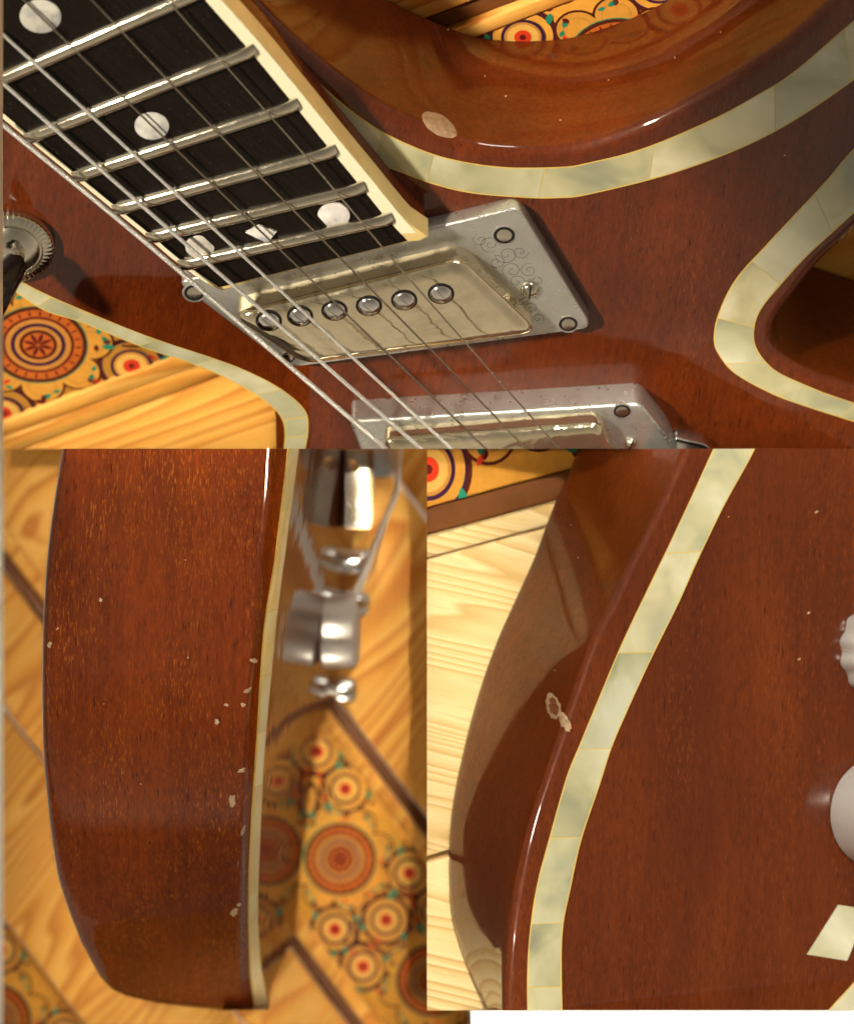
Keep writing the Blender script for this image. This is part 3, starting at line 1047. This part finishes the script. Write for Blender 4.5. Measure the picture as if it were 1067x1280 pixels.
# close the rim over its far end
last = rows[-1]
rows.append([p + Vector((0, -.0006, -.006)) for p in last])
rows.append([p + Vector((0, -.0003, -.03)) for p in last])
bm = bmesh.new()
grid(bm, rows)
body2 = obj('body', bm, M['wood2'], g2, 2, angle=80)

# front face going down to the table, and the back
rows = []
for y in YS:
    xb, xf = interp(b1t, y), interp(fart, y)
    z = zr(y) - .0105
    zf = -H2 + 0.0005 + (max(0, (y - 1165) / 100) ** 1.5) * 0.12
    A, B = Pz(xb - .5, y, z), Pz(xf, y, zf)
    rows.append([Pz(xb - 12, y, z - .001)] + [A.lerp(B, k / 12) for k in range(13)] + [B + Vector((-.012, 0, 0))])
bm = bmesh.new()
grid(bm, rows)
obj('front_face', bm, M['face2'], g2, 2, angle=80, label='glossy carved front that mirrors the knobs and the painted table')
rows = [[Pz(interp(silL, y) + 2.5, y, zr(y) - .045), Pz(interp(silL, y) + 30, y, -H2 + .0006)] for y in YS]
bm = bmesh.new(); grid(bm, rows)
obj('back_face', bm, M['wood2'], g2, 2)

# pearl edge blocks along the rim
bm = bmesh.new()
rows = []
for y in YS:
    x0, x1, z = interp(b0t, y), interp(b1t, y), zr(y)
    rows.append([Pz(x0 - 1.2, y, z - .0054), Pz(x0, y, z - .0052), Pz((x0 + x1) / 2, y, z - .0072), Pz(x1, y, z - .0102), Pz(x1 + .8, y, z - .0115)])
grid(bm, rows)
bd2 = obj('border_bed', bm, M['bed'], g2, 2)
cuts = [500, 640, 766, 845, 918, 985, 1052, 1120, 1190, 1262]
for ya, yb in zip(cuts, cuts[1:]):
    bm = bmesh.new(); rows = []
    K = 14
    for k in range(K + 1):
        y = ya + .5 + (yb - ya - 1.0) * k / K
        sk = lambda f: (1 - f) * 6
        r_ = []
        for f, dz in ((0.10, .0050), (.5, .0067), (.95, .0095)):
            yy = y - 5 * f
            x0, x1, z = interp(b0t, yy), interp(b1t, yy), zr(yy)
            r_.append(Pz(x0 + (x1 - x0) * f, yy, z - dz))
        rows.append(r_)
    grid(bm, rows)
    obj('pearl_block', bm, M['creampearl'], bd2, 2)

# hardware: heights run to the right, away from the front face
FN = Vector((1, 0, 0.05)).normalized()
def contact(px, py):
    xb, xf = interp(b1t, py), interp(fart, py)
    f = (px - xb) / (xf - xb)
    return Pz(px, py, (zr(py) - .0105) * (1 - f) + (-H2) * f)
def stud(px, py, r, h, mat, nm, prof=None, seg=40, tooth=0, teeth=0):
    c = contact(px, py)
    bm = bmesh.new()
    r, h = r * S, h * S
    prof = prof or [(r * .9, 0), (r, .08 * h), (r, .86 * h), (r * .93, .96 * h), (r * .8, h)]
    lathe(bm, c, FN, prof, seg, tooth, teeth)
    return obj(nm, bm, mat, g2, 2)
kn = stud(401, 790, 45 * 1.08, 46 * 1.08, M['satin'], 'control_knob')
stud(432, 702, 20, 36, M['chrome'], 'control_knob', [(20 * S, 0), (20 * S, 22 * S), (18 * S, 30 * S), (12 * S, 36 * S)])
stud(424, 755, 20, 40, M['chrome'], 'control_knob', [(20 * S, 0), (20 * S, 26 * S), (18 * S, 34 * S), (12 * S, 40 * S)])
stud(432, 808, 17, 28, M['chrome'], 'tailpiece_stud', [(9 * S, 0), (9 * S, 12 * S), (17 * S, 14 * S), (16 * S, 22 * S), (8 * S, 27 * S)])
stud(416, 862, 19, 34, M['chrome'], 'tailpiece_stud', [(8 * S, 0), (8 * S, 6 * S), (19 * S, 8 * S), (19 * S, 22 * S), (16 * S, 30 * S), (9 * S, 34 * S)])
# bridge and pickup seen end-on at the top
def block(y0, y1, h, d, mat, nm, x=None, parent=g2):
    bm = bmesh.new()
    ym = (y0 + y1) / 2
    c = contact(x if x else interp(fart, ym) - 8, ym)
    hh = h * S; ly = (y1 - y0) * S / 2
    prof = [(0, -1), (hh * .85, -1), (hh, -.8), (hh, .8), (hh * .85, 1), (0, 1)]
    rows = [[c + Vector((a, b * ly, 0)) + Vector((0, 0, dz)) for a, b in prof] for dz in (d / 2, -d / 2)]
    rows = [[p.lerp(c + Vector((hh / 2, 0, d / 2 + .001)), .06) for p in rows[0]]] + rows
    vs_ = grid(bm, rows, True); bm.faces.new(vs_[0]); bm.faces.new(vs_[-1])
    return obj(nm, bm, mat, parent, 2)
pb = block(470, 668, 38, .030, M['pickup_end'], 'pickup_cover', 432)
br = block(520, 600, 62, .012, M['chrome'], 'bridge', 436)
for yy in (583, 627):
    c = contact(430, yy)
    bm = bmesh.new()
    lathe(bm, c + Vector((.002, 0, .017)), Vector((.3, 0, 1)), [(.0019, 0), (.0019, .001), (.0012, .002), (.0002, .0023)], 20)
    obj('adjusting_screw', bm, M['chrome'], pb, 2)
for k in range(3):
    bm = bmesh.new()
    zb = -.135 - k * .008
    a, b, c = Pz(501 + k * 1.5, 500, zb), Pz(498 - k, 612, zb), Pz(442 + k * 3, 742, zb - .03)
    pts = [a.lerp(b, f / 8) for f in range(8)] + [b.lerp(c, f / 10) for f in range(11)]
    tube(bm, pts, .00055, 8)
    obj('string', bm, M['steel'], g2, 2)

# dents along the edge
for x, y, rx, ry, rt in ((62, 806, 7, 4, 2.0), (72, 786, 3, 1.5, 2.3), (126, 750, 4, 3, 1), (304, 881, 5, 4, .4), (318, 826, 7, 5, .3), (310, 863, 9, 4.5, -.6), (272, 903, 4, 3, 0), (283, 881, 5, 3, .2), (271, 902, 4, 5, 0),
                         (302, 963, 8, 4, -.4), (290, 1001, 7, 13, 0), (304, 1038, 10, 3, -1.2), (293, 1140, 6, 10, .5), (299, 1131, 4, 4, 0), (235, 822, 1.6, 1.6, 0), (232, 700, 1.5, 1.2, 0), (176, 980, 1.4, 1.4, 0), (130, 880, 1.2, 1.6, 0)):
    decal([body2], blob(x, y, rx * .62, ry * .62, rt, 16, .32), M['whitechip'] if rx < 9 else M['chip'], g2, 'lacquer_chip', .0001, 2, .00012)

# table behind: horizontal, far below
o2, d2_ = (408, 905), (533, 1070)
aM2, bM2 = bcoord(F2, 0, o2, d2_, (425, 1074))
print('strip2', aM2, bM2)
k2 = 40 * S * (D + H2) / D / 42 * 1.02
hw2 = 84 * k2
O2 = F2.P(*o2, 0)
u2 = (F2.P(*d2_, 0) - O2).normalized()
sgn = 1 if bM2 > 0 else -1
strip2 = (min(bM2 - hw2, bM2 + hw2), max(bM2 - hw2, bM2 + hw2))
a0 = bcoord(F2, 0, o2, d2_, (404, 900))[0]
endclip = [(O2 + u2 * (a0 + .004), -u2)]
e0, e1 = strip2
table(2, F2, 0, o2, d2_, [(e1 + .008, .068), (.0686, .1034), (.104 + 2 * hw2 + .001, .25)] + [(e0 - .008 - .05 * (i + 1) + .0006, e0 - .008 - .05 * i) for i in range(6)],
      [(e0, e1, [(aM2, bM2, None)]), (.104, .104 + 2 * hw2, [(aM2 + .02, .104 + hw2, None)])], 'pine table top with a painted board behind the lower left guitar rim', (P_PALE, P_MID, P_LINE), k2, aM2, 0.30, clipkey='2f',
      side_layers=[(e1 + .0002, e1 + .0042, .0002, 'plank'), (e1 + .0044, e1 + .0078, -.0024, 'groove'), (e0 - .0042, e0 - .0002, .0002, 'plank'), (e0 - .0078, e0 - .0044, -.0024, 'groove')], strip_extra=endclip)
# end boards across the start of the painted strip
tb = [o for o in COL.objects if o.name.startswith('table_top') and o.type == 'EMPTY'][-1]
w2 = F2.n.cross(u2).normalized()
if w2.y > 0:
    w2 = -w2
for aa, ab, zz, mt in ((a0 - .0640, a0 - .0040, 0.0001, 'plank'), (a0 - .1250, a0 - .0646, 0.0, 'plank'), (a0 - .30, a0 - .1256, 0.0001, 'plank'), (a0 - .0038, a0 - .0002, -.0024, 'groove'), (a0, a0 + .0038, .0003, 'plank')):
    bm = bmesh.new()
    q = [(aa, e0), (ab, e0), (ab, e1), (aa, e1)]
    top = [O2 + u2 * a + w2 * b + F2.n * zz for a, b in q]
    vv = grid(bm, [[p - F2.n * .008 for p in top], top], True); bm.faces.new(vv[1])
    pm = next(c for c in tb.children if c.name.startswith('plank')).data.materials[0]
    obj('trim_strip', bm, M['groove'] if mt == 'groove' else pm, tb, '2f', smooth=False)

# ================================================================== LOWER RIGHT SET-UP: lower bout edge and control knobs
F3 = Plane(740, 800, 0.0, (math.sin(T3), 0, math.cos(T3)))
n3 = F3.n
g3 = thing('electric_guitar', 'brown guitar edge with bright pearl blocks and two knobs, in the lower right view', 'guitar', F3.P(800, 900, -BT), 'views of one pearl-bordered guitar')
ridge3 = [(895, 470), (855, 562), (822, 636), (790, 700), (765, 754), (741, 802), (718, 866), (696, 932), (668, 1017), (652, 1083), (641, 1149), (635, 1221), (633, 1300)]
bot3 = [(752, 470), (719, 562), (687, 636), (665, 695), (641, 749), (617, 803), (593, 872), (574, 945), (561, 1014), (558, 1070), (561, 1139), (574, 1188), (590, 1227), (603, 1250), (616, 1300)]
N = 110
Ra, Rb = cr(ridge3, N), cr(bot3, N)
rows = []
inner = []
for i, (a, b) in enumerate(zip(Ra, Rb)):
    A = F3.P(a.x, a.y, 0)
    tg = (Ra[min(i + 1, N - 1)] - Ra[max(i - 1, 0)]).normalized()
    nx = Vector((tg.y, -tg.x))
    if nx.x < 0:
        nx = -nx
    I = F3.P(a.x + nx.x * 9, a.y + nx.y * 9, 0)
    B = F3.P(b.x, b.y, -BT)
    B2 = F3.P(b.x + 3.5, b.y, -BT + .0035)
    row = []
    E0 = A - n3 * .0022
    for k in range(7):
        th = math.pi / 2 * k / 6
        row.append(I + (E0 - A + A - I + n3 * .0022) * math.sin(th) - n3 * .0022 * (1 - math.cos(th)))
    W1 = row[-1]
    for k in range(1, 12):
        f = k / 12
        row.append(W1.lerp(B, f) + n3.cross(Vector((0, 1, 0))) * 0)
    for k in range(1, 5):
        th = math.pi / 2 * k / 4
        row.append(W1.lerp(B, 11 / 12 + (1 / 12) * math.sin(th)) + Vector((.0008, 0, -.0015)) * (1 - math.cos(th)))
    row.append(row[-1] + Vector((.02, 0, -.002)))
    rows.append(row)
    inner.append(I)
bm = bmesh.new()
vs = grid(bm, rows)
top = [v[0] for v in vs]
far = [bm.verts.new(F3.P(x, y, 0)) for x, y in ((1250, 1300), (1250, 470))]
bm.faces.new(top + far)
body3 = obj('body', bm, M['wood3'], g3, 3, angle=50)
# underside so the slab is solid
bd3 = band(F3, [(930, 480), (892, 562), (861, 630), (838, 679), (812, 733), (777, 807), (741, 893), (725, 932), (709, 972), (687, 1050), (673, 1103), (664, 1159), (660, 1221), (661, 1300)],
     [(980, 480), (941, 562), (904, 630), (872, 696), (846, 754), (812, 823), (777, 900), (761, 939), (748, 980), (725, 1049), (711, 1112), (702, 1158), (700, 1210), (702, 1300)],
     [(855, 688), (793, 814), (744, 937), (706, 1049), (683, 1152), (680, 1236)], 0.00004, g3, 3)
band(F3, [(1025, 1275), (1050, 1248), (1090, 1205), (1130, 1160)], [(1060, 1290), (1080, 1268), (1110, 1235), (1150, 1190)], [(1100, 1215)], 0.00004, g3, 3)
bm = bmesh.new()
slab(bm, F3, [(1047, 1131), (1085, 1137), (1058, 1201), (1008, 1193)], -.0004, .00012)
obj('block_inlay', bm, M['pearl'], g3, 3, smooth=False)

def knob3(px, py, r, h, mat, prof, seg=64, tooth=0, teeth=0):
    bm = bmesh.new()
    lathe(bm, F3.P(px, py, 0), n3, prof, seg, tooth, teeth)
    return obj('control_knob', bm, mat, g3, 3, angle=40)
r_ = .0130
k1 = knob3(1103, 812, r_, .012, M['knob3'], [(r_, 0), (r_ * 1.02, .0008), (r_ * .84, .0085), (r_ * .78, .0100), (r_ * .66, .0106), (r_ * .64, .0100)], 168, .03, 14)
r_ = .0140
k2_ = knob3(1093, 1016, r_, .016, M['knob3'], [(r_ * .90, 0), (r_ * .90, .0006), (r_, .0007), (r_ * .955, .0140), (r_ * .945, .0146), (r_ * .90, .0152), (r_ * .86, .0153), (r_ * .84, .0149), (r_ * .3, .0149)])

decal([body3], blob(691, 883, 9, 17, -.25, 22, .12), M['chip'], g3, 'lacquer_chip', .0001, 3, .0004)
decal([body3], blob(692, 884, 5.5, 12, -.25, 18, .25), M['bare'], g3, 'lacquer_chip', .0005, 3, .0001)
decal([body3], blob(705, 901, 6, 14, -.45, 20, .2), M['chip'], g3, 'lacquer_chip', .00012, 3, .0003)
for x, y, r in ((1020, 640, 2.2), (910, 646, 1), (998, 824, 2), (713, 656, 1), (722, 697, 1.2), (693, 838, 1), (1010, 766, 2)):
    decal([body3], blob(x, y, r, r * .6, -.5, 8), M['whitechip'], g3, 'dust_speck', .00008, 3)

# table beneath it
FL3 = -BT - .0012
o3, d3_ = (533, 636), (690, 594)
K3 = .0002 * 2.1 * 40 / 42
s0 = -2 * 84 * K3
table(3, F3, FL3, o3, d3_, [(.0125 + .075 * i, .0125 + .075 * (i + 1) - .0012) for i in range(4)] + [(s0 - .003 - .07, s0 - .003)], [(s0, -.0002, [(.030, s0 / 2, None)])], 'pale sunlit pine table top beside the lower right guitar edge', (W_PALE, W_MID, W_LINE, 0.05, 40), K3, .030, 0.35,
      side_layers=[(.0002, .0066, -.0012, 'groove'), (.0070, .0122, .0004, 'plank')])
